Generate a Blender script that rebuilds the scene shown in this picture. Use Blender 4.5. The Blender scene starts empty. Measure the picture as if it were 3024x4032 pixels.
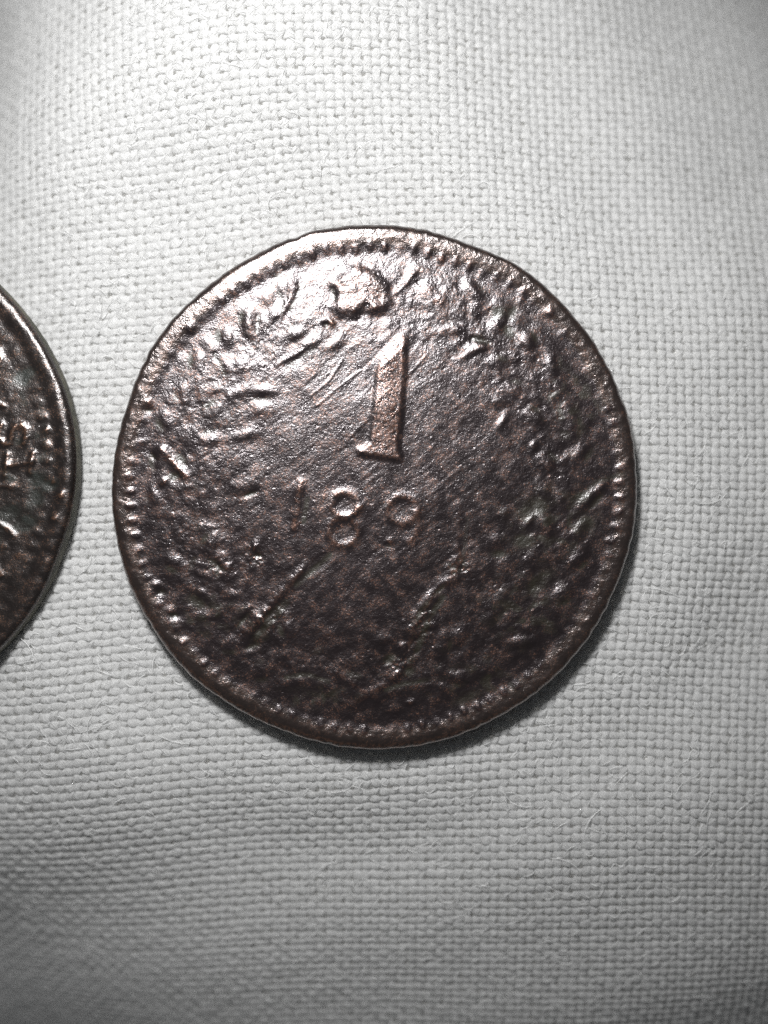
import bpy, math
import numpy as np

# ------------------------------------------------------------------ camera, world, light
SC = bpy.context.scene
COL = SC.collection
MM = 0.001
S = 0.0121              # millimetres per photograph pixel at the plane of the coin's face
Z_FACE = 1.58           # height of the coin's rim above the cloth (mm)
CAM_D = 50.0            # camera to coin face (mm)
CAM_Z = Z_FACE + CAM_D

cam = bpy.data.cameras.new('camera')
cam.sensor_fit = 'VERTICAL'
cam.sensor_height = 36.0
cam.lens = 36.0 * CAM_D / (4032 * S)
cam.clip_start = 0.002
cam.clip_end = 5.0
cam.dof.use_dof = True
cam.dof.focus_distance = (CAM_D + 0.40) * MM
cam.dof.aperture_fstop = cam.lens / 3.0
cam_o = bpy.data.objects.new('camera', cam)
cam_o.location = (0, 0, CAM_Z * MM)
COL.objects.link(cam_o)
SC.camera = cam_o

world = bpy.data.worlds.new('World')
SC.world = world
world.use_nodes = True
bg = world.node_tree.nodes['Background']
bg.inputs['Color'].default_value = (0.9, 0.95, 1.0, 1)
bg.inputs['Strength'].default_value = 0.075

# the small bright lamp beside the lens that lights the photograph
lamp = bpy.data.lights.new('lamp', 'SPOT')
lamp.energy = 0.288
lamp.color = (1.0, 1.0, 1.0)
lamp.shadow_soft_size = 4.6 * MM
lamp.spot_size = math.radians(93)
lamp.spot_blend = 1.0
lamp_o = bpy.data.objects.new('lamp', lamp)
LAMP_POS = np.array((-10.5, 31.0, 50.0))
LAMP_AIM = np.array((-5.5, 10.5, 0.0))
lamp_o.location = LAMP_POS * MM
from mathutils import Vector
lamp_o.rotation_euler = Vector(LAMP_AIM - LAMP_POS).to_track_quat('-Z', 'Y').to_euler()
COL.objects.link(lamp_o)

SC.view_settings.view_transform = 'Standard'
SC.view_settings.look = 'None'
SC.view_settings.exposure = 0.0
SC.view_settings.gamma = 1.0
SC.render.engine = 'CYCLES'
SC.cycles.use_denoising = False
SC.cycles.max_bounces = 6
SC.cycles.diffuse_bounces = 4
SC.cycles.sample_clamp_indirect = 2.0

rng = np.random.default_rng(7)

# ------------------------------------------------------------------ helpers
def mesh_np(name, V, F, mat, parent=None, attrs=None, smooth=True):
    """V (n,3) in mm, F (m,3|4) -> one mesh object"""
    V = np.asarray(V, np.float32); F = np.asarray(F, np.int32)
    me = bpy.data.meshes.new(name)
    k = F.shape[1]
    me.vertices.add(len(V)); me.vertices.foreach_set('co', (V * MM).ravel())
    me.loops.add(F.size); me.loops.foreach_set('vertex_index', F.ravel())
    me.polygons.add(len(F))
    me.polygons.foreach_set('loop_start', np.arange(0, F.size, k, dtype=np.int32))
    me.polygons.foreach_set('use_smooth', np.full(len(F), smooth))
    me.update(calc_edges=True)
    for an, av in (attrs or {}).items():
        av = np.asarray(av, np.float32)
        if av.ndim == 1:
            a = me.attributes.new(an, 'FLOAT', 'POINT'); a.data.foreach_set('value', av)
        else:
            a = me.attributes.new(an, 'FLOAT_VECTOR', 'POINT'); a.data.foreach_set('vector', av.ravel())
    if mat: me.materials.append(mat)
    o = bpy.data.objects.new(name, me)
    if parent is not None: o.parent = parent
    COL.objects.link(o)
    return o

def empty(name, loc):
    o = bpy.data.objects.new(name, None)
    o.location = [c * MM for c in loc]
    o.empty_display_size = 0.002
    COL.objects.link(o)
    return o

def grid_faces(nu, nv):
    i = np.arange(nu - 1)[:, None] * nv + np.arange(nv - 1)[None, :]
    i = i.ravel()
    return np.stack([i, i + nv, i + nv + 1, i + 1], 1)

def sstep(a, b, x):
    t = np.clip((x - a) / (b - a), 0, 1)
    return t * t * (3 - 2 * t)

def world_xy(px, py, z):
    f = S * (CAM_Z - z) / CAM_D
    return (px - 1512.0) * f, (2016.0 - py) * f

class NT:
    """tiny node helper"""
    def __init__(self, name):
        self.m = bpy.data.materials.new(name); self.m.use_nodes = True
        self.t = self.m.node_tree; self.n = self.t.nodes; self.l = self.t.links
        self.bsdf = self.n['Principled BSDF']; self.out = self.n['Material Output']
    def add(self, typ, **kw):
        n = self.n.new(typ)
        for k, v in kw.items():
            if k in n.inputs: n.inputs[k].default_value = v
            else: setattr(n, k, v)
        return n
    def link(self, a, b): self.l.new(a, b)
    def noise(self, vec, scale, detail=3, rough=0.55):
        n = self.add('ShaderNodeTexNoise'); n.inputs['Scale'].default_value = scale
        n.inputs['Detail'].default_value = detail; n.inputs['Roughness'].default_value = rough
        self.link(vec, n.inputs['Vector']); return n.outputs['Fac']
    def ramp(self, fac, lo, hi, a=0.0, b=1.0):
        n = self.add('ShaderNodeMapRange', clamp=True, interpolation_type='SMOOTHSTEP')
        n.inputs['From Min'].default_value = lo; n.inputs['From Max'].default_value = hi
        n.inputs['To Min'].default_value = a; n.inputs['To Max'].default_value = b
        self.link(fac, n.inputs['Value']); return n.outputs['Result']
    def mix(self, fac, a, b):
        n = self.add('ShaderNodeMix', data_type='RGBA')
        for s, v in (('Factor', fac), ('A', a), ('B', b)):
            sock = [q for q in n.inputs if q.name == s and q.enabled][0]
            if hasattr(v, 'is_output') or isinstance(v, bpy.types.NodeSocket): self.link(v, sock)
            elif s == 'Factor': sock.default_value = v
            else: sock.default_value = (*v, 1)
        return [q for q in n.outputs if q.enabled][0]
    def math(self, op, a, b=None):
        n = self.add('ShaderNodeMath', operation=op)
        for i, v in enumerate((a, b)):
            if v is None: continue
            if isinstance(v, bpy.types.NodeSocket): self.link(v, n.inputs[i])
            else: n.inputs[i].default_value = v
        return n.outputs[0]
    def attr(self, name, out='Fac'):
        n = self.add('ShaderNodeAttribute'); n.attribute_name = name; return n.outputs[out]
    def bump(self, height, dist, strength=1.0, normal=None):
        n = self.add('ShaderNodeBump'); n.inputs['Distance'].default_value = dist
        n.inputs['Strength'].default_value = strength
        self.link(height, n.inputs['Height'])
        if normal is not None: self.link(normal, n.inputs['Normal'])
        return n.outputs['Normal']

# ------------------------------------------------------------------ materials
def coin_material(name, field, patina, copper, rough_lo, rough_hi, seed):
    k = NT(name)
    tc = k.add('ShaderNodeTexCoord')
    mp = k.add('ShaderNodeMapping'); mp.inputs['Location'].default_value = (seed, seed * 0.7, seed * 0.3)
    k.link(tc.outputs['Object'], mp.inputs['Vector'])
    v = mp.outputs['Vector']
    big = k.noise(v, 420, 4, 0.6)
    mid = k.noise(v, 1700, 4, 0.6)
    fine = k.noise(v, 6500, 3, 0.6)
    spark = k.noise(v, 15000, 2, 0.6)
    wear = k.attr('wear'); grime = k.attr('grime')
    c = k.mix(k.ramp(big, 0.35, 0.68), field, tuple(q * 0.80 for q in field))
    c = k.mix(k.ramp(mid, 0.50, 0.75), c, tuple(a * 0.9 + b * 0.1 for a, b in zip(field, copper)))
    # copper showing through where the high points are rubbed
    w = k.math('MULTIPLY', k.ramp(wear, 0.35, 1.1), k.ramp(fine, 0.40, 0.64))
    c = k.mix(w, c, copper)
    fleck = k.math('MULTIPLY', k.ramp(spark, 0.55, 0.66), k.ramp(mid, 0.42, 0.62))
    c = k.mix(k.math('MULTIPLY', fleck, 0.7), c, copper)
    g = k.math('MULTIPLY', k.ramp(grime, 0.15, 0.8), k.ramp(mid, 0.30, 0.6, 0.45, 1.0))
    c = k.mix(g, c, patina)
    k.link(c, k.bsdf.inputs['Base Color'])
    k.link(k.math('SUBTRACT', 0.72, k.math('MULTIPLY', g, 0.3)), k.bsdf.inputs['Metallic'])
    r = k.ramp(mid, 0.3, 0.7, rough_lo, rough_hi)
    r = k.math('ADD', r, k.math('MULTIPLY', g, 0.12))
    r = k.math('SUBTRACT', r, k.math('MULTIPLY', k.ramp(wear, 0.3, 1.0), 0.10))
    k.link(r, k.bsdf.inputs['Roughness'])
    # thin glossy oxide skin
    k.bsdf.inputs['Coat Weight'].default_value = 0.78
    k.bsdf.inputs['Coat IOR'].default_value = 1.6
    k.link(k.ramp(mid, 0.3, 0.7, 0.19, 0.31), k.bsdf.inputs['Coat Roughness'])
    n = k.bump(fine, 0.000018, 0.8)
    n = k.bump(spark, 0.000014, 0.9, n)
    k.link(n, k.bsdf.inputs['Normal']); k.link(n, k.bsdf.inputs['Coat Normal'])
    return k.m

M_COIN = coin_material('brown_copper', (0.029, 0.0200, 0.0212), (0.014, 0.011, 0.005), (0.26, 0.125, 0.080), 0.27, 0.40, 0.0)
M_RIM = coin_material('rubbed_copper', (0.055, 0.040, 0.036), (0.014, 0.011, 0.005), (0.22, 0.112, 0.072), 0.22, 0.34, 0.0)
M_COIN2 = coin_material('dark_copper', (0.028, 0.0215, 0.0195), (0.007, 0.009, 0.006), (0.24, 0.125, 0.075), 0.30, 0.44, 0.031)

def edge_material(name, a, b, metallic, rough):
    k = NT(name)
    tc = k.add('ShaderNodeTexCoord'); v = tc.outputs['Object']
    c = k.mix(k.ramp(k.noise(v, 1500, 4), 0.35, 0.65), a, b)
    k.link(c, k.bsdf.inputs['Base Color'])
    k.bsdf.inputs['Metallic'].default_value = metallic
    k.bsdf.inputs['Roughness'].default_value = rough
    k.link(k.bump(k.noise(v, 7000, 3), 0.00004, 0.8), k.bsdf.inputs['Normal'])
    return k.m
M_EDGE = edge_material('brown_edge', (0.10, 0.045, 0.025), (0.17, 0.085, 0.05), 0.8, 0.5)
M_EDGE2 = edge_material('grey_green_edge', (0.055, 0.055, 0.040), (0.115, 0.108, 0.080), 0.3, 0.6)

def thread_material():
    k = NT('white_cotton')
    a = k.attr('fib', 'Vector')
    mp = k.add('ShaderNodeMapping'); mp.inputs['Scale'].default_value = (1.0, 1.0, 1.0)
    mp.inputs['Rotation'].default_value = (0, 0, 0.0)
    k.link(a, mp.inputs['Vector'])
    f1 = k.noise(mp.outputs['Vector'], 2.2, 3, 0.6)
    tc = k.add('ShaderNodeTexCoord')
    f2 = k.noise(tc.outputs['Object'], 900, 3)
    c = k.mix(k.ramp(f2, 0.3, 0.7), (0.79, 0.79, 0.785), (0.84, 0.84, 0.835))
    k.link(c, k.bsdf.inputs['Base Color'])
    k.bsdf.inputs['Roughness'].default_value = 0.62
    k.bsdf.inputs['Specular IOR Level'].default_value = 0.35
    k.bsdf.inputs['Sheen Weight'].default_value = 0.3
    k.bsdf.inputs['Sheen Roughness'].default_value = 0.45
    k.bsdf.inputs['Sheen Tint'].default_value = (1, 1, 1, 1)
    n = k.bump(f1, 0.00013, 1.0)
    k.link(n, k.bsdf.inputs['Normal'])
    tr = k.add('ShaderNodeBsdfTranslucent'); tr.inputs['Color'].default_value = (0.85, 0.85, 0.84, 1)
    mx = k.add('ShaderNodeMixShader'); mx.inputs[0].default_value = 0.52
    k.link(k.bsdf.outputs[0], mx.inputs[1]); k.link(tr.outputs[0], mx.inputs[2])
    k.link(mx.outputs[0], k.out.inputs['Surface'])
    return k.m
M_THREAD = thread_material()
kb = NT('cotton_backing')
tcb = kb.add('ShaderNodeTexCoord')
kb.link(kb.mix(kb.noise(tcb.outputs['Object'], 1200, 3), (0.74, 0.73, 0.71), (0.82, 0.81, 0.79)), kb.bsdf.inputs['Base Color'])
kb.bsdf.inputs['Roughness'].default_value = 0.9
M_BACK = kb.m
kf = NT('cotton_fibre')
tcf = kf.add('ShaderNodeTexCoord')
kf.link(kf.mix(kf.noise(tcf.outputs['Object'], 500, 2), (0.80, 0.80, 0.79), (0.88, 0.88, 0.87)), kf.bsdf.inputs['Base Color'])
kf.bsdf.inputs['Roughness'].default_value = 0.5
M_FIBRE = kf.m

# ------------------------------------------------------------------ the cloth: every thread woven
def lowfreq(n, waves, amp, seed):
    r = np.random.default_rng(seed)
    t = np.linspace(0, 1, n)
    s = np.zeros(n)
    for w in waves:
        s += np.sin(2 * np.pi * (w * t + r.random())) * r.normal() / math.sqrt(len(waves))
    return s * amp

def cloth_z(x, y):
    """lie of the cloth: flat under the coins, falling away towards the edges, with soft folds"""
    z = np.zeros_like(x)
    pos = lambda q: np.sqrt(np.maximum(q, 0) ** 2 + 1.0) - 1.0
    fall = lambda q, k: k * np.maximum(q, 0) ** 2 / (1 + 0.02 * np.maximum(q, 0))
    z -= fall(-y - 12.0 - 0.06 * x, 0.017)                      # drops towards the bottom
    z -= fall((x - 9.0) * 0.72 + (y - 7.0) * 0.60, 0.022)      # upper right corner
    z -= fall(-x - 12.6 + 0.22 * (y - 14), 0.060)               # fold along the upper left
    z -= fall((x - 10.0) * 0.8 - (y + 4.0) * 0.60, 0.0065)      # lower right
    z -= fall((-x - 8.0) * 0.7 - (y + 9.0) * 0.70, 0.014)      # lower left
    lx, ly = x / 6.0, y / 6.0
    flat = sstep(13.5, 19, np.hypot(x + 0.4, y - 1.2))
    z += 0.40 * flat * (np.sin(lx * 1.3 + 0.6 * ly + 0.4) + np.sin(0.8 * ly * 1.7 - 0.7 * lx + 2.0))
    z += 0.13 * flat * (np.sin(0.62 * x + 0.25 * y + 1.0) * sstep(-30, 5, y) + np.sin(0.55 * y - 0.22 * x))
    return z

PITCH_X, PITCH_Y = 0.452, 0.412
XH, YH = 23.6, 31.2
NX, NY = int(2 * XH / PITCH_X), int(2 * YH / PITCH_Y)
xs = (np.arange(NX) - (NX - 1) / 2) * PITCH_X
ys = (np.arange(NY) - (NY - 1) / 2) * PITCH_Y
cloth = empty('woven_cloth', (0, 0, 0))
cloth['label'] = 'white plain-woven cotton cloth spread under both coins'
cloth['category'] = 'cloth'

SEG, KR = 4, 7
PHI = np.radians(np.linspace(-12, 192, KR))
RW, RP = (0.199, 0.090), (0.208, 0.084)       # weft / warp half width, half thickness
AW, AP = 0.092, 0.076                         # crimp of weft / warp
LATW = 0.036                                  # the twist of the yarn swings threads sideways between crossings
# a shared slight irregularity of the grid so that both thread systems agree at the crossings
gx = np.cumsum(rng.normal(0, 0.035, NX)); gx -= np.linspace(gx[0], gx[-1], NX)
gy = np.cumsum(rng.normal(0, 0.035, NY)); gy -= np.linspace(gy[0], gy[-1], NY)
gx = np.clip(gx, -0.25, 0.25); gy = np.clip(gy, -0.25, 0.25)
PX, PY = xs + gx, ys + gy
SKEW = 0.035                                    # rows run very slightly uphill

def warp_pos(x, y):
    """gentle distortion of the weave across the cloth"""
    dx = 0.55 * np.sin(y / 9.5 + 0.5) + 0.15 * np.sin(y / 3.9 + x / 8.0)
    dy = SKEW * x + 0.50 * np.sin(x / 8.5 + 1.0) + 0.15 * np.sin(x / 3.5 + y / 7.0)
    return x + dx, y + dy

def thread(name, idx, along_nodes, fixed, is_weft, seed):
    r = np.random.default_rng(seed)
    n = len(along_nodes)
    m = (n - 1) * SEG + 1
    tt = np.arange(m) / SEG
    a = np.interp(tt, np.arange(n), along_nodes)
    par = 1.0 if idx % 2 == 0 else -1.0
    s = np.cos(np.pi * tt) * par * (1 if is_weft else -1)
    s = np.sign(s) * np.abs(s) ** 0.72
    A = AW if is_weft else AP
    hw, ht = RW if is_weft else RP
    amp = np.interp(tt, np.arange(n), 1 + r.normal(0, 0.14, n))
    cz = A * s * amp + np.interp(tt, np.arange(n), r.normal(0, 0.012, n))
    lat = np.interp(tt, np.arange(0, n + 2, 3), r.normal(0, 0.022, len(np.arange(0, n + 2, 3)))) + np.interp(tt, np.arange(n), r.normal(0, 0.016, n))
    lat = lat + LATW * np.sin(np.pi * tt) * par * (1 if is_weft else -1) * np.interp(tt, np.arange(n), r.uniform(0.5, 1.4, n))
    wid = np.interp(tt, np.arange(n), 1 + r.normal(0, 0.10, n)) * (1 + lowfreq(m, (3, 7, 13), 0.09, seed + 5)) * r.uniform(0.90, 1.08)
    wid *= 0.93 + 0.10 * (s > 0)
    tw = r.uniform(0, 6.28)
    ph = PHI[None, :]
    ply = 1 + 0.15 * np.cos(2 * ph + 2 * np.pi * a[:, None] / 0.62 + tw) + r.normal(0, 0.025, (m, KR))
    off = np.cos(ph) * hw * wid[:, None] * ply + lat[:, None]
    zz = cz[:, None] + np.sin(ph) * ht * (0.6 + 0.4 * wid[:, None]) * ply
    if is_weft: x = np.repeat(a[:, None], KR, 1); y = fixed - off
    else:       y = np.repeat(a[:, None], KR, 1); x = fixed + off
    x, y = warp_pos(x, y)
    z = zz + cloth_z(x, y)
    V = np.stack([x, y, z], -1).reshape(-1, 3)
    # fibre coordinate: strands twist round the thread
    fa = np.repeat(a[:, None], KR, 1); fp = np.repeat(PHI[None, :], m, 0)
    fib = np.stack([fa * 1.2, (fp + 2 * np.pi * fa / 1.24) * 1.6, np.full_like(fa, seed * 0.37)], -1).reshape(-1, 3)
    F = grid_faces(m, KR)
    if is_weft: pass
    return mesh_np(name, V, F[:, ::-1] if not is_weft else F, M_THREAD, cloth, {'fib': fib})

for i in range(NX):
    thread('warp_thread', i, PY, PX[i], False, 1000 + i)
for j in range(NY):
    thread('weft_thread', j, PX, PY[j], True, 5000 + j)

# a second layer of the folded cloth below closes the tiny gaps between the threads
n1, n2 = 60, 76
bx, by = np.meshgrid(np.linspace(-XH, XH, n1), np.linspace(-YH, YH, n2), indexing='ij')
bz = cloth_z(bx, by) - 0.27
mesh_np('lower_layer', np.stack([bx, by, bz], -1).reshape(-1, 3), grid_faces(n1, n2), M_BACK, cloth)

# ------------------------------------------------------------------ coin relief
class Relief:
    """height map of a coin face in photograph pixels around (cx, cy); heights in mm, 0 = flat field"""
    def __init__(self, cx, cy, half, cell, seed):
        self.cx, self.cy, self.half, self.cell = cx, cy, half, cell
        self.n = n = int(2 * half / cell)
        g = -half + (np.arange(n) + 0.5) * cell
        self.X, self.Y = np.meshgrid(g + cx, g + cy, indexing='ij')     # y grows downwards, as in the photograph
        self.H = np.zeros((n, n)); self.L = np.zeros((n, n), np.int32)
        self.wear = np.zeros((n, n)); self.grime = np.zeros((n, n))
        self.r = np.random.default_rng(seed); self.names = ['field']
        fx = np.fft.fftfreq(n, cell)
        self.FX, self.FY = np.meshgrid(fx, fx, indexing='ij')
    def noise(self, lam, width=0.45, ang=None, stretch=1.0):
        fx, fy = self.FX, self.FY
        if ang is not None:
            c, s = math.cos(ang), math.sin(ang)
            fx, fy = (fx * c + fy * s) * stretch, -fx * s + fy * c
        f = np.hypot(fx, fy) + 1e-9
        filt = np.exp(-(np.log(f * lam) / width) ** 2 / 2)
        q = np.fft.ifft2(np.fft.fft2(self.r.normal(size=(self.n, self.n))) * filt).real
        return q / q.std()
    def part(self, name):
        self.names.append(name); return len(self.names) - 1
    def win(self, x0, y0, x1, y1):
        a = int(np.clip((x0 - self.cx + self.half) / self.cell, 0, self.n)); b = int(np.clip((x1 - self.cx + self.half) / self.cell + 1, 0, self.n))
        c = int(np.clip((y0 - self.cy + self.half) / self.cell, 0, self.n)); d = int(np.clip((y1 - self.cy + self.half) / self.cell + 1, 0, self.n))
        return slice(a, b), slice(c, d)
    def _put(self, w, f, h, wear, grime, part, thr):
        self.H[w] += h * f
        self.wear[w] = np.maximum(self.wear[w], wear * f)
        self.grime[w] = np.maximum(self.grime[w], grime * f)
        if part: self.L[w][f > thr] = part
    def blob(self, x, y, rx, ry, ang, h, wear=0.0, grime=0.0, part=0, p=2.0, thr=0.35):
        """ang: degrees counter-clockwise as seen"""
        R = 2.2 * max(rx, ry); w = self.win(x - R, y - R, x + R, y + R)
        dx, dy = self.X[w] - x, -(self.Y[w] - y)
        c, s = math.cos(math.radians(ang)), math.sin(math.radians(ang))
        q = np.hypot((dx * c + dy * s) / rx, (-dx * s + dy * c) / ry)
        self._put(w, np.exp(-q ** p), h, wear, grime, part, thr)
    def _segd(self, w, pts):
        X, Y = self.X[w], self.Y[w]; D = np.full(X.shape, 1e9)
        for (ax, ay), (bx_, by_) in zip(pts[:-1], pts[1:]):
            vx, vy = bx_ - ax, by_ - ay
            t = np.clip(((X - ax) * vx + (Y - ay) * vy) / (vx * vx + vy * vy + 1e-9), 0, 1)
            D = np.minimum(D, np.hypot(X - ax - t * vx, Y - ay - t * vy))
        return D
    def ridge(self, pts, wd, h, wear=0.0, grime=0.0, part=0, p=2.0, thr=0.35):
        if h < 0 and wd < 12: wd, h = wd * 1.5, h * 0.35
        P = np.array(pts, float); R = 2.5 * wd
        w = self.win(P[:, 0].min() - R, P[:, 1].min() - R, P[:, 0].max() + R, P[:, 1].max() + R)
        self._put(w, np.exp(-(self._segd(w, pts) / wd) ** p), h, wear, grime, part, thr)
    def poly(self, pts, soft, h, wear=0.0, grime=0.0, part=0):
        P = np.array(pts, float); R = 3 * soft
        w = self.win(P[:, 0].min() - R, P[:, 1].min() - R, P[:, 0].max() + R, P[:, 1].max() + R)
        X, Y = self.X[w], self.Y[w]; ins = np.zeros(X.shape, bool)
        m = len(P)
        for i in range(m):
            (ax, ay), (bx_, by_) = P[i], P[(i + 1) % m]
            if ay == by_: continue
            ins ^= ((ay > Y) != (by_ > Y)) & (X < (bx_ - ax) * (Y - ay) / (by_ - ay) + ax)
        D = self._segd(w, list(map(tuple, P)) + [tuple(P[0])]) * np.where(ins, 1, -1)
        f = sstep(-soft, soft, D)
        self._put(w, f, h, wear, grime, part, 0.3)
        return w, f
    def sample(self, arr, px, py, nearest=False):
        u = (px - self.cx + self.half) / self.cell - 0.5; v = (py - self.cy + self.half) / self.cell - 0.5
        u = np.clip(u, 0, self.n - 1.001); v = np.clip(v, 0, self.n - 1.001)
        if nearest: return arr[np.round(u).astype(int), np.round(v).astype(int)]
        i, j = u.astype(int), v.astype(int); a, b = u - i, v - j
        return (arr[i, j] * (1 - a) + arr[i + 1, j] * a) * (1 - b) + (arr[i, j + 1] * (1 - a) + arr[i + 1, j + 1] * a) * b

def contour_fn(pts, cx, cy, nh=30):
    P = np.array(pts, float)
    th = np.arctan2(-(P[:, 1] - cy), P[:, 0] - cx); rr = np.hypot(P[:, 0] - cx, P[:, 1] - cy)
    o = np.argsort(th); th, rr = th[o], rr[o]
    th = np.concatenate([th - 2 * np.pi, th, th + 2 * np.pi]); rr = np.concatenate([rr] * 3)
    g = np.linspace(-np.pi, np.pi, 721)[:-1]
    v = np.interp(g, th, rr)
    f = np.fft.rfft(v); f[nh:] = 0; f *= np.exp(-(np.arange(len(f)) / (nh * 0.6)) ** 2)
    v = np.fft.irfft(f, len(g))
    return lambda t: np.interp((t + np.pi) % (2 * np.pi) - np.pi, np.append(g, np.pi), np.append(v, v[0]))

def build_coin(name, rel, Rc, z0, thick, N, mat, mat_edge, bevel_w, bevel_h, rim_in, z_map, label, tilt=0.0, Rmax=12.3, mat_rim=None):
    """the face is one continuous surface cut into its parts; edge and underside close it"""
    root = empty(name, (*world_xy(rel.cx, rel.cy, z_map), z0))
    root['label'] = label; root['category'] = 'coin'; root['group'] = 'old copper coins on the cloth'
    mat_rim = mat_rim or mat
    f = S * (CAM_Z - z_map) / CAM_D
    a = np.linspace(-1, 1, N)
    A, B = np.meshgrid(a, a, indexing='ij')
    big = np.abs(A) > np.abs(B)
    with np.errstate(divide='ignore', invalid='ignore'):
        r = np.where(big, A, B)
        phi = np.where(big, np.pi / 4 * np.nan_to_num(B / A), np.pi / 2 - np.pi / 4 * np.nan_to_num(A / np.where(B == 0, 1, B)))
    phi = np.where((A == 0) & (B == 0), 0, phi)
    ux, uy = r * np.cos(phi), r * np.sin(phi)
    th = np.arctan2(uy, ux); rho = np.hypot(ux, uy)
    R = Rc(th) * (rho + (1 - rho) * 0)                      # radius in px
    blend = Rc(th)
    px = rel.cx + R * np.cos(th); py = rel.cy - R * np.sin(th)
    d = blend - R                                           # px in from the edge
    H = rel.sample(rel.H, px, py)
    bw = bevel_w(th)
    q = np.clip(1 - d / bw, 0, 1)
    H = H - bevel_h * (1 - np.sqrt(np.clip(1 - q ** 2.2, 0, 1)))
    z = thick + H
    V = np.stack([(px - rel.cx) * f, -(py - rel.cy) * f, z], -1).reshape(-1, 3)
    F = grid_faces(N, N)
    wear = rel.sample(rel.wear, px, py).ravel(); grime = rel.sample(rel.grime, px, py).ravel()
    fc = F.mean  # noqa
    cxp = px.ravel()[F].mean(1); cyp = py.ravel()[F].mean(1); dd = d.ravel()[F].mean(1)
    lab = rel.sample(rel.L, cxp, cyp, True)
    rim_id = rel.part('rim')
    lab = np.where((lab == 0) & (dd < rim_in), rim_id, lab)
    for p in np.unique(lab):
        Fp = F[lab == p]
        if len(Fp) < 6: continue
        u, inv = np.unique(Fp, return_inverse=True)
        mesh_np(rel.names[p], V[u], inv.reshape(-1, 4), mat_rim if p == rim_id else mat, root, {'wear': wear[u], 'grime': grime[u]})
    # edge: from the border ring of the face down to the cloth
    I = np.arange(N * N).reshape(N, N)
    ring = np.concatenate([I[:-1, 0], I[-1, :-1], I[:0:-1, -1], I[0, :0:-1]])
    top = V[ring]; M_ = len(ring)
    ang = np.arctan2(top[:, 1], top[:, 0])
    rows = []
    rr = np.random.default_rng(3)
    jit = np.convolve(np.tile(rr.normal(0, 1, M_), 3), np.ones(5) / 5, 'same')[M_:2 * M_]
    for k_, (t_, o_) in enumerate(((0, 0), (0.12, 0.020), (0.35, 0.03), (0.6, 0.02), (0.85, -0.01), (1.0, -0.12))):
        p = top.copy()
        p[:, 2] = top[:, 2] * (1 - t_) + 0.0 * t_
        p[:, 0] += np.cos(ang) * (o_ + (0.012 * jit if k_ else 0)); p[:, 1] += np.sin(ang) * (o_ + (0.012 * jit if k_ else 0))
        rows.append(p)
    Ve = np.concatenate(rows); nr = len(rows)
    i = np.arange(M_); j = (i + 1) % M_
    Fe = np.concatenate([np.stack([k_ * M_ + i, (k_ + 1) * M_ + i, (k_ + 1) * M_ + j, k_ * M_ + j], 1) for k_ in range(nr - 1)])
    mesh_np('edge', Ve, Fe, mat_edge, root)
    Vu = np.concatenate([rows[-1], np.array([[0, 0, 0.0]])])
    Fu = np.stack([j, i, np.full(M_, M_)], 1)
    mesh_np('underside', Vu, Fu, mat_edge, root)
    root.rotation_euler.x = math.radians(-tilt); root.location.z += Rmax * math.sin(math.radians(tilt)) * MM
    return root

# ---- main coin
CX, CY, RM = 1474.0, 1918.0, 1033.0
CONT = [(1016,1000),(877,1080),(771,1169),(674,1262),(590,1380),(539,1489),(505,1582),(476,1675),(459,1750),(446,1819),(440,1924),(442,2009),(455,2106),(476,2198),(497,2274),(535,2359),(581,2443),(615,2494),(729,2643),(857,2743),(900,2772),(1008,2832),(1141,2886),(1262,2926),(1412,2950),(1503,2951),(1623,2941),(1744,2917),(1864,2874),(2005,2800),(2187,2665),(2315,2515),(2367,2439),(2391,2381),(2435,2290),(2464,2203),(2485,2140),(2497,2082),(2505,2010),(2507,1913),(2500,1793),(2488,1696),(2464,1600),(2427,1516),(2381,1419),(2315,1311),(2248,1229),(2161,1142),(2059,1055),(1931,993),(1828,958),(1700,909),(1675,903),(1554,888),(1458,886),(1338,893),(1217,913),(1096,956)]
_rc = contour_fn(CONT, CX, CY, 40)
_nk = np.random.default_rng(5)
_ha = [(int(_nk.integers(30, 120)), _nk.normal(0, 0.32), _nk.uniform(0, 6.28)) for _ in range(14)]
_dg = [(_nk.uniform(-3.14, 3.14), _nk.uniform(1.0, 3.0), _nk.uniform(0.010, 0.035)) for _ in range(18)]
def Rc1(t):
    v = _rc(t) + sum(a_ * np.sin(n_ * t + p_) for n_, a_, p_ in _ha)
    for c_, d_, w_ in _dg: v = v - d_ * np.exp(-((((t - c_ + np.pi) % (2 * np.pi)) - np.pi) / w_) ** 2)
    return v
m = Relief(CX, CY, 1080, 2.0, 11)
TH = np.arctan2(-(m.Y - CY), m.X - CX); RHO = np.hypot(m.X - CX, m.Y - CY); DE = Rc1(TH) - RHO
deg = np.degrees(TH)
def near(a, w):      # soft window of angle
    return np.exp(-(((deg - a + 180) % 360 - 180) / w) ** 2)
wreath = np.exp(-((RHO / RM - 0.72) / 0.15) ** 2)
inner = sstep(60, 170, DE)
# rim and the slope down to the field
rimw = 54 + 12 * near(118, 38) - 6 * near(0, 50)
rimn = m.noise(70)
rim = 1 - sstep(rimw - 8, rimw + 56, DE)
m.H += (0.006 - 0.0045 * near(118, 35)) * rimn * rim + (0.0025 - 0.0019 * near(118, 35)) * m.noise(30) * rim
m.H += -0.10 * (1 - rim)
m.H += -0.010 * np.exp(-((DE - 140) / 30) ** 2) * (0.5 + 0.9 * near(115, 45))
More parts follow.
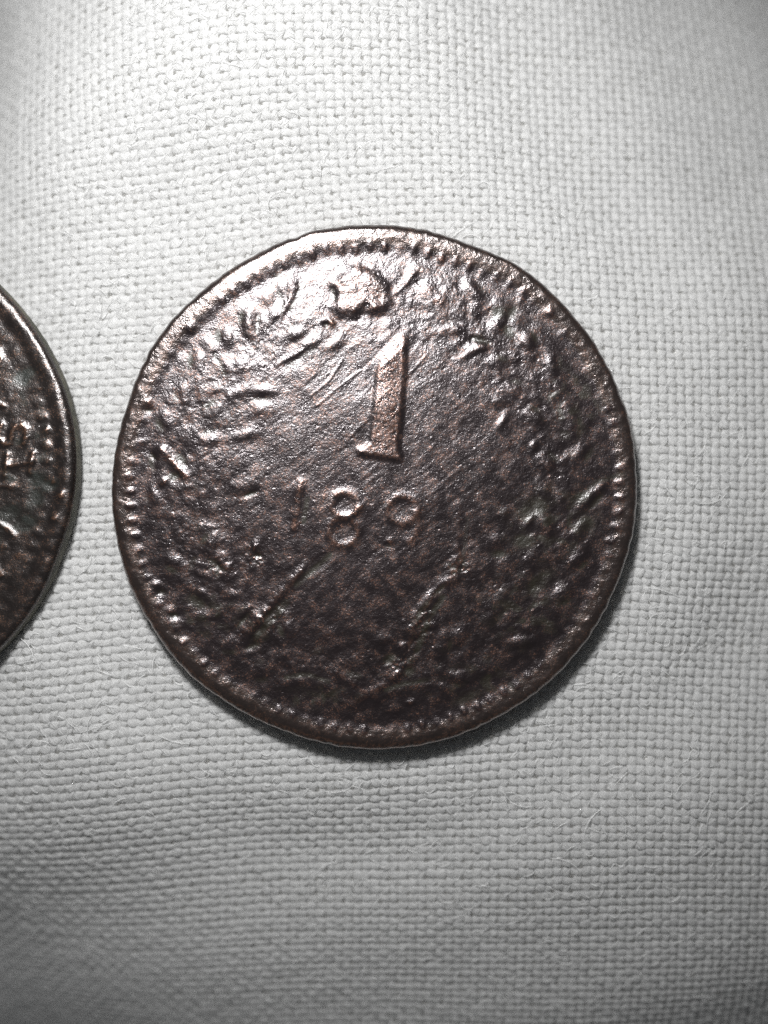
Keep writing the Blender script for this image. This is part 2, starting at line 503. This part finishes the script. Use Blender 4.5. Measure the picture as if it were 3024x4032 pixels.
# worn, corroded surface
fld = 0.25 + 0.75 * inner
m.H += fld * (0.009 * m.noise(320) + (0.0018 + 0.0068 * wreath) * m.noise(110) + (0.0006 + 0.0026 * wreath) * m.noise(48))
m.H += (0.35 + 0.65 * inner) * (0.0008 + 0.0007 * wreath) * m.noise(20) + (0.3 + 0.7 * inner) * 0.00045 * m.noise(10)
m.H += inner * 0.0015 * m.noise(36, 0.4, math.radians(-38), 5.0) * (0.4 + 0.6 * (RHO < 700))
pn = m.noise(34)
m.H -= 0.012 * sstep(1.8, 2.8, pn) * inner
m.wear = np.maximum(m.wear, 0.45 * sstep(0.9, 2.4, m.noise(120) + 0.6 * m.noise(40)) * inner)
m.grime = np.maximum(m.grime, 0.55 * sstep(0.7, 2.2, m.noise(150)) * wreath * (0.45 + 0.55 * sstep(1700, 2400, m.Y)))
m.wear = np.maximum(m.wear, (0.45 + 0.45 * near(-100, 60)) * (1 - sstep(18, 46, DE)))
m.wear = np.maximum(m.wear, 0.55 * sstep(40, 60, DE) * (1 - sstep(70, 95, DE)))
# border beads, many of them worn away
NB = 104
keep = {}
for b_ in range(NB):
    t = 2 * math.pi * (b_ + 0.3) / NB; dg = math.degrees(t)
    def nr_(a, w): return math.exp(-(((dg - a + 180) % 360 - 180) / w) ** 2)
    st = 0.36 + 0.6 * nr_(80, 26) + 0.7 * nr_(-5, 8) + 0.7 * nr_(184, 8) + 0.6 * nr_(-68, 14) + 0.25 * nr_(218, 12) + 0.35 * nr_(120, 22) + 0.3 * nr_(262, 14)
    st = min(1.0, st) * m.r.choice((m.r.uniform(0.75, 1.1), m.r.uniform(0.3, 0.8)))
    Rb = float(Rc1(np.array([t]))[0]) - (84 + 12 * nr_(90, 40) - 10 * nr_(0, 30)) + m.r.normal(0, 4)
    x, y = CX + Rb * math.cos(t), CY - Rb * math.sin(t)
    m.blob(x, y, 20, 14, dg + m.r.normal(0, 4), 0.055 * st, wear=0.75 * st, part=m.part('bead') if st > 0.3 else 0, p=3.0)
# smudged leaf relief of the wreath round both sides
for sgn in (1, -1):
    for q in range(15):
        t = math.radians(90 + sgn * (27 + q * 9.3))
        for side, rr_ in ((1, 0.81), (-1, 0.655)):
            if m.r.random() < 0.15: continue
            rq = RM * (rr_ + m.r.normal(0, 0.014)); tq = t + m.r.normal(0, 0.02)
            x, y = CX + rq * math.cos(tq), CY - rq * math.sin(tq)
            ang = math.degrees(tq) + 90 + sgn * side * m.r.uniform(22, 48) + m.r.normal(0, 8)
            h_ = m.r.uniform(0.026, 0.058) * (1.35 if math.cos(tq) > 0 else 1.0)
            m.blob(x, y, m.r.uniform(38, 54), m.r.uniform(20, 29), ang, h_, wear=0.30, part=m.part('wreath_leaf') if h_ > 0.026 else 0, p=2.5)
            n_ = math.radians(ang - 90)
            m.blob(x + 34 * math.cos(n_), y - 34 * math.sin(n_), 36, 16, ang, -m.r.uniform(0.0, 0.008), grime=m.r.uniform(0.3, 0.9))
# crown-like ornament below the top beads
pid = m.part('crest')
wc, fc_ = m.poly([(1300,1118),(1368,1078),(1420,1058),(1478,1080),(1522,1135),(1534,1195),(1512,1232),(1462,1236),(1440,1205),(1400,1252),(1335,1244),(1306,1212),(1330,1165)], 24, 0.100, wear=0.6, part=pid)
m.blob(1440, 1150, 60, 45, 20, 0.020); m.blob(1390, 1215, 40, 22, -20, 0.015); m.blob(1440, 1085, 30, 20, 0, 0.014)
m.blob(1345, 1120, 42, 30, 30, 0.03, wear=0.5); m.blob(1472, 1218, 30, 18, 10, 0.05, wear=0.8)
m.ridge([(1395,1060),(1420,1030),(1470,1050)], 12, 0.025, wear=0.5)
m.ridge([(1475,1090),(1500,1140),(1512,1200)], 11, -0.020, grime=0.4)
sd = (m.X[wc] - 1300) * 0.80 + (m.Y[wc] - 1080) * 0.60
m.H[wc] -= 0.050 * (1 - np.clip(sd / 120, 0, 1)) * fc_
m.ridge([(1312,1150),(1322,1185)], 14, -0.025, grime=0.6)
m.blob(1306, 1275, 13, 20, 40, 0.06, wear=0.9); m.blob(1285, 1282, 16, 10, 0, -0.05, grime=0.7)
m.blob(1655, 1070, 26, 40, 60, 0.04, wear=0.6); m.blob(1680, 1150, 50, 40, 0, 0.030, wear=0.6); m.ridge([(1560,1160),(1600,1120),(1630,1080)], 11, 0.035, wear=0.4)
m.blob(1725, 1190, 40, 30, 20, 0.03, wear=0.8)
# upper left leaves
for x, y, rx, ry, an, h in ((1154,1134,34,17,80,.06),(1128,1208,38,10,62,.06),(1058,1178,26,17,100,.06),(1090,1240,34,20,30,.05),(1030,1290,36,22,40,.05),
                            (978,1236,22,30,10,.05),(990,1312,40,20,-60,.05),(915,1329,34,26,40,.045),(826,1367,40,22,-70,.06),(905,1450,34,24,20,.045),
                            (763,1291,20,15,0,.05),(720,1420,30,20,60,.03),(1222,1356,48,15,30,.06),(1337,1332,42,13,50,.04),(1310,1365,30,14,20,.04),
                            (1038,1540,42,16,-4,.07),(1029,1616,34,20,0,.055),(1200,1250,50,28,30,.03)):
    m.blob(x, y, rx * 1.15, ry * 1.25, an, h * 0.8, wear=0.45, part=m.part('wreath_leaf'), p=2.2)
m.ridge([(1100,1160),(1118,1200),(1110,1235)], 8, -0.045, grime=0.6); m.ridge([(1180,1130),(1172,1180),(1140,1230)], 7, -0.045, grime=0.6)
m.ridge([(1022,1250),(1016,1315)], 8, -0.05, grime=0.6); m.ridge([(850,1400),(875,1440),(886,1475)], 9, -0.07, grime=0.6)
m.ridge([(1000,1575),(1060,1572)], 9, -0.04, grime=0.5); m.ridge([(1090,1440),(1190,1385)], 9, 0.03, wear=0.3); m.ridge([(1130,1450),(1240,1375)], 9, -0.04, grime=0.5)
m.blob(590, 1588, 18, 15, 0, 0.06, wear=0.9); m.blob(592, 1618, 20, 12, 0, -0.05, grime=0.7)
# scratches running up to the right
for pts, wd, h in (([(1215,1520),(1330,1400),(1400,1325)],7,-.022),([(1225,1560),(1300,1500),(1350,1420)],6,.014),([(1420,1462),(1330,1530),(1250,1600)],6,.012),
                   ([(1380,1720),(1440,1660),(1480,1600)],8,.012),([(1310,2170),(1266,2224),(1135,2311),(1027,2393)],15,-.011),([(1478,1940),(1430,2000)],9,-.008),
                   ([(1590,1500),(1680,1400)],6,.012),([(1540,1880),(1640,1790),(1740,1690)],7,-.012),([(1180,1890),(1290,1820),(1400,1740)],8,-.006)):
    m.ridge(pts, wd, h, wear=0.3 if h > 0 else 0, grime=0.3 if h < 0 else 0)
# the numeral 1
pid = m.part('numeral')
wn, fn_ = m.poly([(1554,1318),(1592,1316),(1600,1345),(1594,1490),(1582,1636),(1570,1762),(1580,1796),(1576,1814),(1520,1808),(1414,1792),(1410,1772),(1436,1762),(1456,1740),(1472,1587),(1484,1440),(1486,1424),(1428,1468),(1418,1456),(1500,1378)], 15, 0.080, wear=0.70, part=pid)
m.ridge([(1540,1350),(1535,1500),(1515,1780)], 30, 0.018)
sd = ((m.X[wn] - 1418) * 134 + (m.Y[wn] - 1456) * 138) / 192.4      # distance in from the slanting top of the numeral
m.H[wn] -= 0.098 * (1 - np.clip(sd / 56, 0, 1)) * fn_ * (m.Y[wn] < 1500); m.ridge([(1490,1640),(1555,1636)], 6, -0.012)
# the date 1 8 9 1
pid = m.part('date_digit')
m.ridge([(1188,1900),(1174,1975),(1160,2078)], 19, 0.036, wear=0.75, part=pid); m.blob(1178, 1930, 30, 20, 45, 0.025, wear=0.6); m.blob(1160, 2020, 18, 26, 0, 0.012)
m.ridge([(1212,1965),(1198,2055)], 14, -0.010, grime=0.8)
def loop(cx_, cy_, rx_, ry_, a0=0, a1=360, n=28): return [(cx_ + rx_ * math.cos(math.radians(t)), cy_ - ry_ * math.sin(math.radians(t))) for t in np.linspace(a0, a1, n)]
pid = m.part('date_digit')
m.ridge(loop(1358,1984,50,46), 17, 0.042, wear=0.7, part=pid); m.ridge(loop(1353,2092,58,54), 18, 0.042, wear=0.7, part=pid)
m.blob(1358,1984,26,24,0,-0.008, grime=0.3); m.blob(1353,2092,32,30,0,-0.008, grime=0.3); m.blob(1418,1998,20,14,40,0.04,wear=.9); m.blob(1402,2020,16,12,40,0.035,wear=.9)
pid = m.part('date_digit')
m.ridge(loop(1584,2006,58,52), 18, 0.038, wear=0.7, part=pid); m.ridge(loop(1570,2060,76,80,35,-62), 18, 0.032, wear=0.6, part=pid)
m.blob(1535,2130,18,15,0,0.034, wear=0.8, part=pid); m.blob(1584,2006,30,26,0,-0.008, grime=0.3); m.blob(1530,2148,18,12,0,-0.03, grime=0.6)
pid = m.part('date_digit')
m.ridge([(1808,1990),(1804,2060),(1796,2150)], 18, 0.018, wear=0.5, part=pid)
m.ridge([(1838,2040),(1830,2120),(1818,2215)], 9, -0.008, grime=0.5); m.blob(1800, 2160, 14, 22, 0, 0.03, wear=0.9); m.ridge(loop(1800,2220,30,20,180,360), 7, -0.03, grime=0.6)
# lower left branch, crusted
for x, y, rx, ry, an, h in ((970,1713,44,17,10,.055),(961,1911,52,24,22,.055),(1012,2148,16,20,0,.075),(860,2200,30,20,30,.03),(1110,2330,44,14,45,.045),(1040,2420,70,20,45,.045),(990,2480,40,16,60,.05),(1180,2250,40,12,48,.03),
                            (1297,2500,40,24,20,.03),(820,2260,40,16,-20,.03),(900,2330,44,16,-30,.03),(620,2300,17,14,0,.07),(678,2401,16,14,0,.07),(700,2450,30,18,0,.05),(780,2320,52,16,-35,.04),(860,2400,40,18,-20,.02)):
    m.blob(x, y, rx * 1.1, ry * 1.2, an, h * 0.85, wear=0.5, part=m.part('wreath_leaf'), p=2.2)
for x, y, rx, ry, an in ((1014,2185,20,14,0),(856,2222,46,16,-35),(960,2440,50,12,50),(1080,2400,60,12,45),(780,2367,50,30,-35),(1000,2540,40,14,20),(690,2420,26,14,0),(990,1945,34,10,20),(640,2330,24,14,0)):
    m.blob(x, y, rx, ry, an, -0.05, grime=0.9)
m.ridge([(640,1765),(668,1800),(700,1838),(740,1878)], 16, 0.045, wear=0.75, part=m.part('wreath_stem')); m.blob(650,1785,26,20,-40,0.025); m.blob(720,1812,34,20,-50,-0.035,grime=0.9); m.blob(690,1876,26,20,0,-0.03,grime=0.9)
m.blob(649,1899,20,16,30,0.08,wear=0.9); m.blob(610,1800,26,12,-50,-0.05,grime=0.8); m.blob(560,1742,24,14,20,0.04,wear=0.5)
# lower right branch
for x, y, rx, ry, an, h in ((1977,1658,13,28,-25,.06),(2097,1759,14,18,0,.065),(1986,2024,17,22,-10,.04),(2078,2053,30,12,50,.05),(1952,2125,30,18,10,.05),(2348,1933,44,16,48,.065),(1770,2284,44,14,20,.05),(1684,2362,44,16,50,.055),
                            (1640,2430,50,20,60,.05),(1700,2460,20,14,0,.045),(1510,2515,34,18,10,.055),(1582,2540,16,14,0,.055),(1610,2605,16,12,40,.05),(1560,2660,20,12,40,.05),(2010,1420,40,16,20,.03),(1966,1413,24,15,10,.055),(1854,1393,52,13,28,.05),
                            (1951,1290,24,20,0,.065),(2161,1239,18,16,60,.06),(1971,1583,32,16,0,.055),(2080,1330,34,20,50,.03),(1900,1330,40,14,-10,.03),(2050,1180,30,12,60,.03),(2200,1480,40,20,70,.02),(2240,1800,40,20,30,.025),(2200,2150,40,18,60,.03),(2080,2260,36,20,30,.025),(1990,2330,50,20,45,.025)):
    m.blob(x, y, rx * 1.1, ry * 1.2, an, h * 0.85, wear=0.5, part=m.part('wreath_leaf'), p=2.2)
for x, y, rx, ry, an in ((1960,1235,36,30,0),(2010,1240,20,40,-30),(2000,1310,24,36,30),(1890,1345,46,14,-15),(1611,2640,28,26,40),(1533,2591,34,24,30),(1660,2400,60,14,55),(1730,2320,40,12,45),(2100,2000,90,50,20),(2280,1960,60,30,20),(2300,2060,50,40,0),(2060,2130,60,40,0),(1960,2180,40,20,0),(2120,2290,90,40,40),(2340,1975,50,16,48)):
    m.blob(x, y, rx, ry, an, -0.04, grime=0.9)
# ribbon at the foot
pid = m.part('ribbon')
m.ridge([(1129,2690),(1200,2668),(1270,2685),(1340,2715),(1420,2735)], 17, 0.020, wear=0.35, part=pid)
m.ridge([(1500,2740),(1560,2712),(1620,2700),(1700,2690),(1790,2712)], 17, 0.018, wear=0.35, part=pid)
m.ridge([(1129,2663),(1210,2650),(1292,2678)], 9, -0.010, grime=0.8); m.ridge([(1520,2712),(1580,2690),(1680,2672)], 9, -0.010, grime=0.8)
m.blob(1615, 2762, 16, 12, 0, 0.05, wear=0.8); m.blob(1550,2790,40,26,0,0.025); m.blob(1455,2700,36,50,0,0.02); m.blob(1840,2740,90,30,25,-0.02,grime=0.7); m.blob(1250,2730,90,26,-10,-0.02,grime=0.6)
# notch towards the right edge
m.ridge([(2240,2000),(2340,1900),(2440,1868)], 11, -0.018, grime=0.6)

# rough coppery corrosion: two crusted patches low on the face, dark green-brown towards the right
rn, rn2 = m.noise(24), m.noise(60)
for x, y, rx, ry, an in ((1060,2430,130,42,42),(1655,2460,110,50,62),(1580,2610,70,50,40),(1000,2190,60,60,0),(1800,2230,60,50,45),(870,2230,60,40,0)):
    c_, s_ = math.cos(math.radians(an)), math.sin(math.radians(an))
    dx, dy = m.X - x, -(m.Y - y)
    k_ = np.exp(-(np.hypot((dx * c_ + dy * s_) / rx, (-dx * s_ + dy * c_) / ry)) ** 3)
    m.H += k_ * (0.0032 * rn + 0.009 * rn2 - 0.004)
    m.wear = np.maximum(m.wear, k_ * sstep(-0.4, 1.4, rn) * 0.85)
    m.grime = np.maximum(m.grime, k_ * sstep(0.3, 1.6, -rn) * 0.9)
for pts, wd, h in (([(1150,2290),(1100,2345),(1040,2420),(965,2490)], 26, 0.022), ([(1190,2250),(1150,2290)], 16, 0.02), ([(1812,2190),(1765,2285),(1690,2360),(1640,2450),(1600,2560)], 22, 0.030),
                   ([(1080,2460),(1010,2520)], 18, 0.022), ([(1700,2420),(1660,2520)], 16, 0.020), ([(1330,2640),(1400,2700),(1480,2740)], 18, 0.018), ([(1560,2650),(1490,2710),(1400,2760)], 18, 0.018)):
    m.ridge(pts, wd, h, wear=0.6, part=m.part('wreath_stem'))
m.ridge([(1130,2370),(1060,2450),(1000,2520)], 18, -0.013, grime=0.9); m.ridge([(1300,2185),(1230,2245),(1170,2300)], 17, -0.010, grime=0.8)
m.ridge([(1740,2350),(1690,2430),(1640,2560)], 16, -0.020, grime=0.9)
gn = m.noise(90)
for x, y, rx, ry in ((2160,2060,240,190),(2080,2400,260,190),(2250,1600,160,220),(820,2420,160,130),(1850,2680,260,90),(1250,2740,230,60)):
    k_ = np.exp(-((m.X - x) / rx) ** 2 - ((m.Y - y) / ry) ** 2)
    m.grime = np.maximum(m.grime, k_ * sstep(-1.2, 1.6, gn + 0.5 * rn2) * 0.75)

def bevel1(t):
    dg = np.degrees(t)
    nr = lambda a, w: np.exp(-(((dg - a + 180) % 360 - 180) / w) ** 2)
    return 32 + 26 * nr(-100, 45) + 16 * nr(-150, 30) + 8 * nr(0, 40) + 4 * np.sin(9 * t + 1) + 3 * np.sin(23 * t)
COIN_Z = 0.19
build_coin('old_coin', m, Rc1, COIN_Z, Z_FACE - COIN_Z, 690, M_COIN, M_EDGE, bevel1, 0.50, 84, 1.15,
           'worn brown coin with raised numeral 1, lying whole in the middle of the cloth', tilt=0.0, mat_rim=M_RIM)

# ---- second coin, cut off by the left border of the picture
CX2, CY2, R2 = -690.0, 1846.0, 1003.0
g = Relief(CX2, CY2, 1050, 2.5, 23)
Rc2 = lambda t: R2 * (1 + 0.004 * np.sin(3 * t + 1) + 0.0025 * np.sin(7 * t)) - 6 * np.exp(-((t + 0.35) / 0.12) ** 2)
TH = np.arctan2(-(g.Y - CY2), g.X - CX2); RHO = np.hypot(g.X - CX2, g.Y - CY2); DE = Rc2(TH) - RHO
inner = sstep(60, 150, DE)
rim = 1 - sstep(34, 88, DE)
g.H += 0.006 * g.noise(80) * rim + 0.002 * g.noise(30) * rim
g.H += -0.11 * (1 - rim)
g.H += (0.2 + 0.8 * inner) * (0.008 * g.noise(240) + 0.004 * g.noise(90) + 0.0022 * g.noise(42)) + 0.0010 * g.noise(20) + 0.0005 * g.noise(10)
g.H -= 0.012 * sstep(1.6, 2.6, g.noise(36)) * inner
g.wear = np.maximum(g.wear, 0.40 * sstep(24, 40, DE) * (1 - sstep(56, 84, DE)))
g.wear = np.maximum(g.wear, 0.4 * sstep(1.0, 2.4, g.noise(110)) * inner)
g.grime = np.maximum(g.grime, 0.6 * sstep(0.8, 2.2, g.noise(150)) * inner)
for b_ in range(100):
    t = 2 * math.pi * (b_ + 0.5) / 100; dg = (math.degrees(t) + 180) % 360 - 180
    st = g.r.uniform(0.2, 0.6) + 0.5 * math.exp(-((dg - 7) / 8) ** 2)
    Rb = float(Rc2(np.array([t]))[0]) - 108
    vis = CX2 + Rb * math.cos(t) > -40
    g.blob(CX2 + Rb * math.cos(t), CY2 - Rb * math.sin(t), 22, 17, dg, 0.055 * min(st, 1), wear=0.8 * st, part=g.part('bead') if (vis and st > 0.4) else 0, p=3.0)
# letters of the legend, tops towards the edge
pid = g.part('letter')
Spts = loop(46, 1716, 27, 40, 60, 330, 16)
g.ridge([(30,1678),(22,1700),(24,1730),(40,1752),(60,1748),(70,1725),(74,1700),(86,1682),(108,1678),(126,1694),(128,1722),(118,1748)], 13, 0.085, wear=0.85, part=pid)
pid = g.part('letter')
g.ridge([(54,1836),(148,1822)], 14, 0.080, wear=0.7, part=pid); g.ridge([(52,1796),(46,1872)], 12, 0.080, wear=0.85, part=pid); g.ridge([(154,1788),(142,1860)], 12, 0.075, wear=0.8, part=pid)
pid = g.part('letter')
g.ridge([(-60,1380),(-20,1368),(18,1392),(30,1425),(16,1450)], 11, 0.075, wear=0.85, part=pid)
pid = g.part('letter')
g.ridge([(-70,1545),(10,1590),(40,1606)], 11, 0.06, wear=0.7, part=pid)
pid = g.part('letter')
g.ridge([(20,2060),(60,2085),(80,2110)], 11, 0.06, wear=0.8, part=pid); g.ridge([(0,1915),(60,1915)], 9, 0.04, wear=0.6)
pid = g.part('letter')
g.ridge([(-60,2210),(10,2225),(28,2260)], 12, 0.06, wear=0.8, part=pid)
for x, y, h in ((235,2040,.08),(265,1955,.05),(262,1945,.05),(70,1917,.05),(232,1898,.04),(200,1750,.05),(205,1695,.06),(95,2180,.03),(40,2150,.04),(180,1535,.03)):
    g.blob(x, y, 16, 13, 30, h, wear=0.95)
for x, y, rx, ry in ((170,1890,40,40),(215,1915,50,26),(165,1960,36,46),(60,2020,60,40),(120,2060,60,40),(110,1500,40,40),(130,1480,40,30)):
    g.blob(x, y, rx, ry, 20, -0.045, grime=1.0)
g.ridge([(180,1600),(195,1680),(200,1800)], 9, -0.03, grime=0.5)
build_coin('old_coin', g, Rc2, 0.19, 1.35, 370, M_COIN2, M_EDGE2, lambda t: 34 + 4 * np.sin(11 * t), 0.32, 78, 0.6,
           'dark coin with a grey-green edge, cut off by the left border of the picture')

# ------------------------------------------------------------------ loose cotton fibres standing off the threads
r = np.random.default_rng(99)
NF = 2600
Vf, Ff = [], []
base = 0
for q in range(NF):
    x0, y0 = r.uniform(-20, 20), r.uniform(-26, 26)
    if math.hypot(x0 + 0.46, y0 - 1.2) < 12.4: continue
    if math.hypot(x0 + 27.3, y0 - 2.1) < 12.4: continue
    n = 7; L = r.uniform(0.25, 1.1) if q % 25 else r.uniform(1.5, 2.6)
    a0 = r.uniform(0, 6.28); bend = r.normal(0, 1.6)
    t = np.linspace(0, 1, n); an = a0 + bend * t
    x = x0 + np.cumsum(np.cos(an)) * L / n; y = y0 + np.cumsum(np.sin(an)) * L / n
    z = cloth_z(x, y) + 0.17 + r.uniform(0.03, 0.14) * np.sin(np.pi * t)
    rad = r.uniform(0.006, 0.013)
    sx, sy = -np.sin(an), np.cos(an)
    ring = np.stack([np.stack([x + sx * rad, y + sy * rad, z - rad * 0.5], -1), np.stack([x - sx * rad, y - sy * rad, z - rad * 0.5], -1), np.stack([x, y, z + rad], -1)], 1)
    Vf.append(ring.reshape(-1, 3))
    for i in range(n - 1):
        for k_ in range(3):
            a_, b_ = base + i * 3 + k_, base + i * 3 + (k_ + 1) % 3
            Ff.append((a_, a_ + 3, b_ + 3, b_))
    base += n * 3
fz = mesh_np('lint_fibres', np.concatenate(Vf), np.array(Ff), M_FIBRE)
fz['kind'] = 'stuff'; fz['label'] = 'fine loose cotton fibres standing off the white weave'; fz['category'] = 'lint'
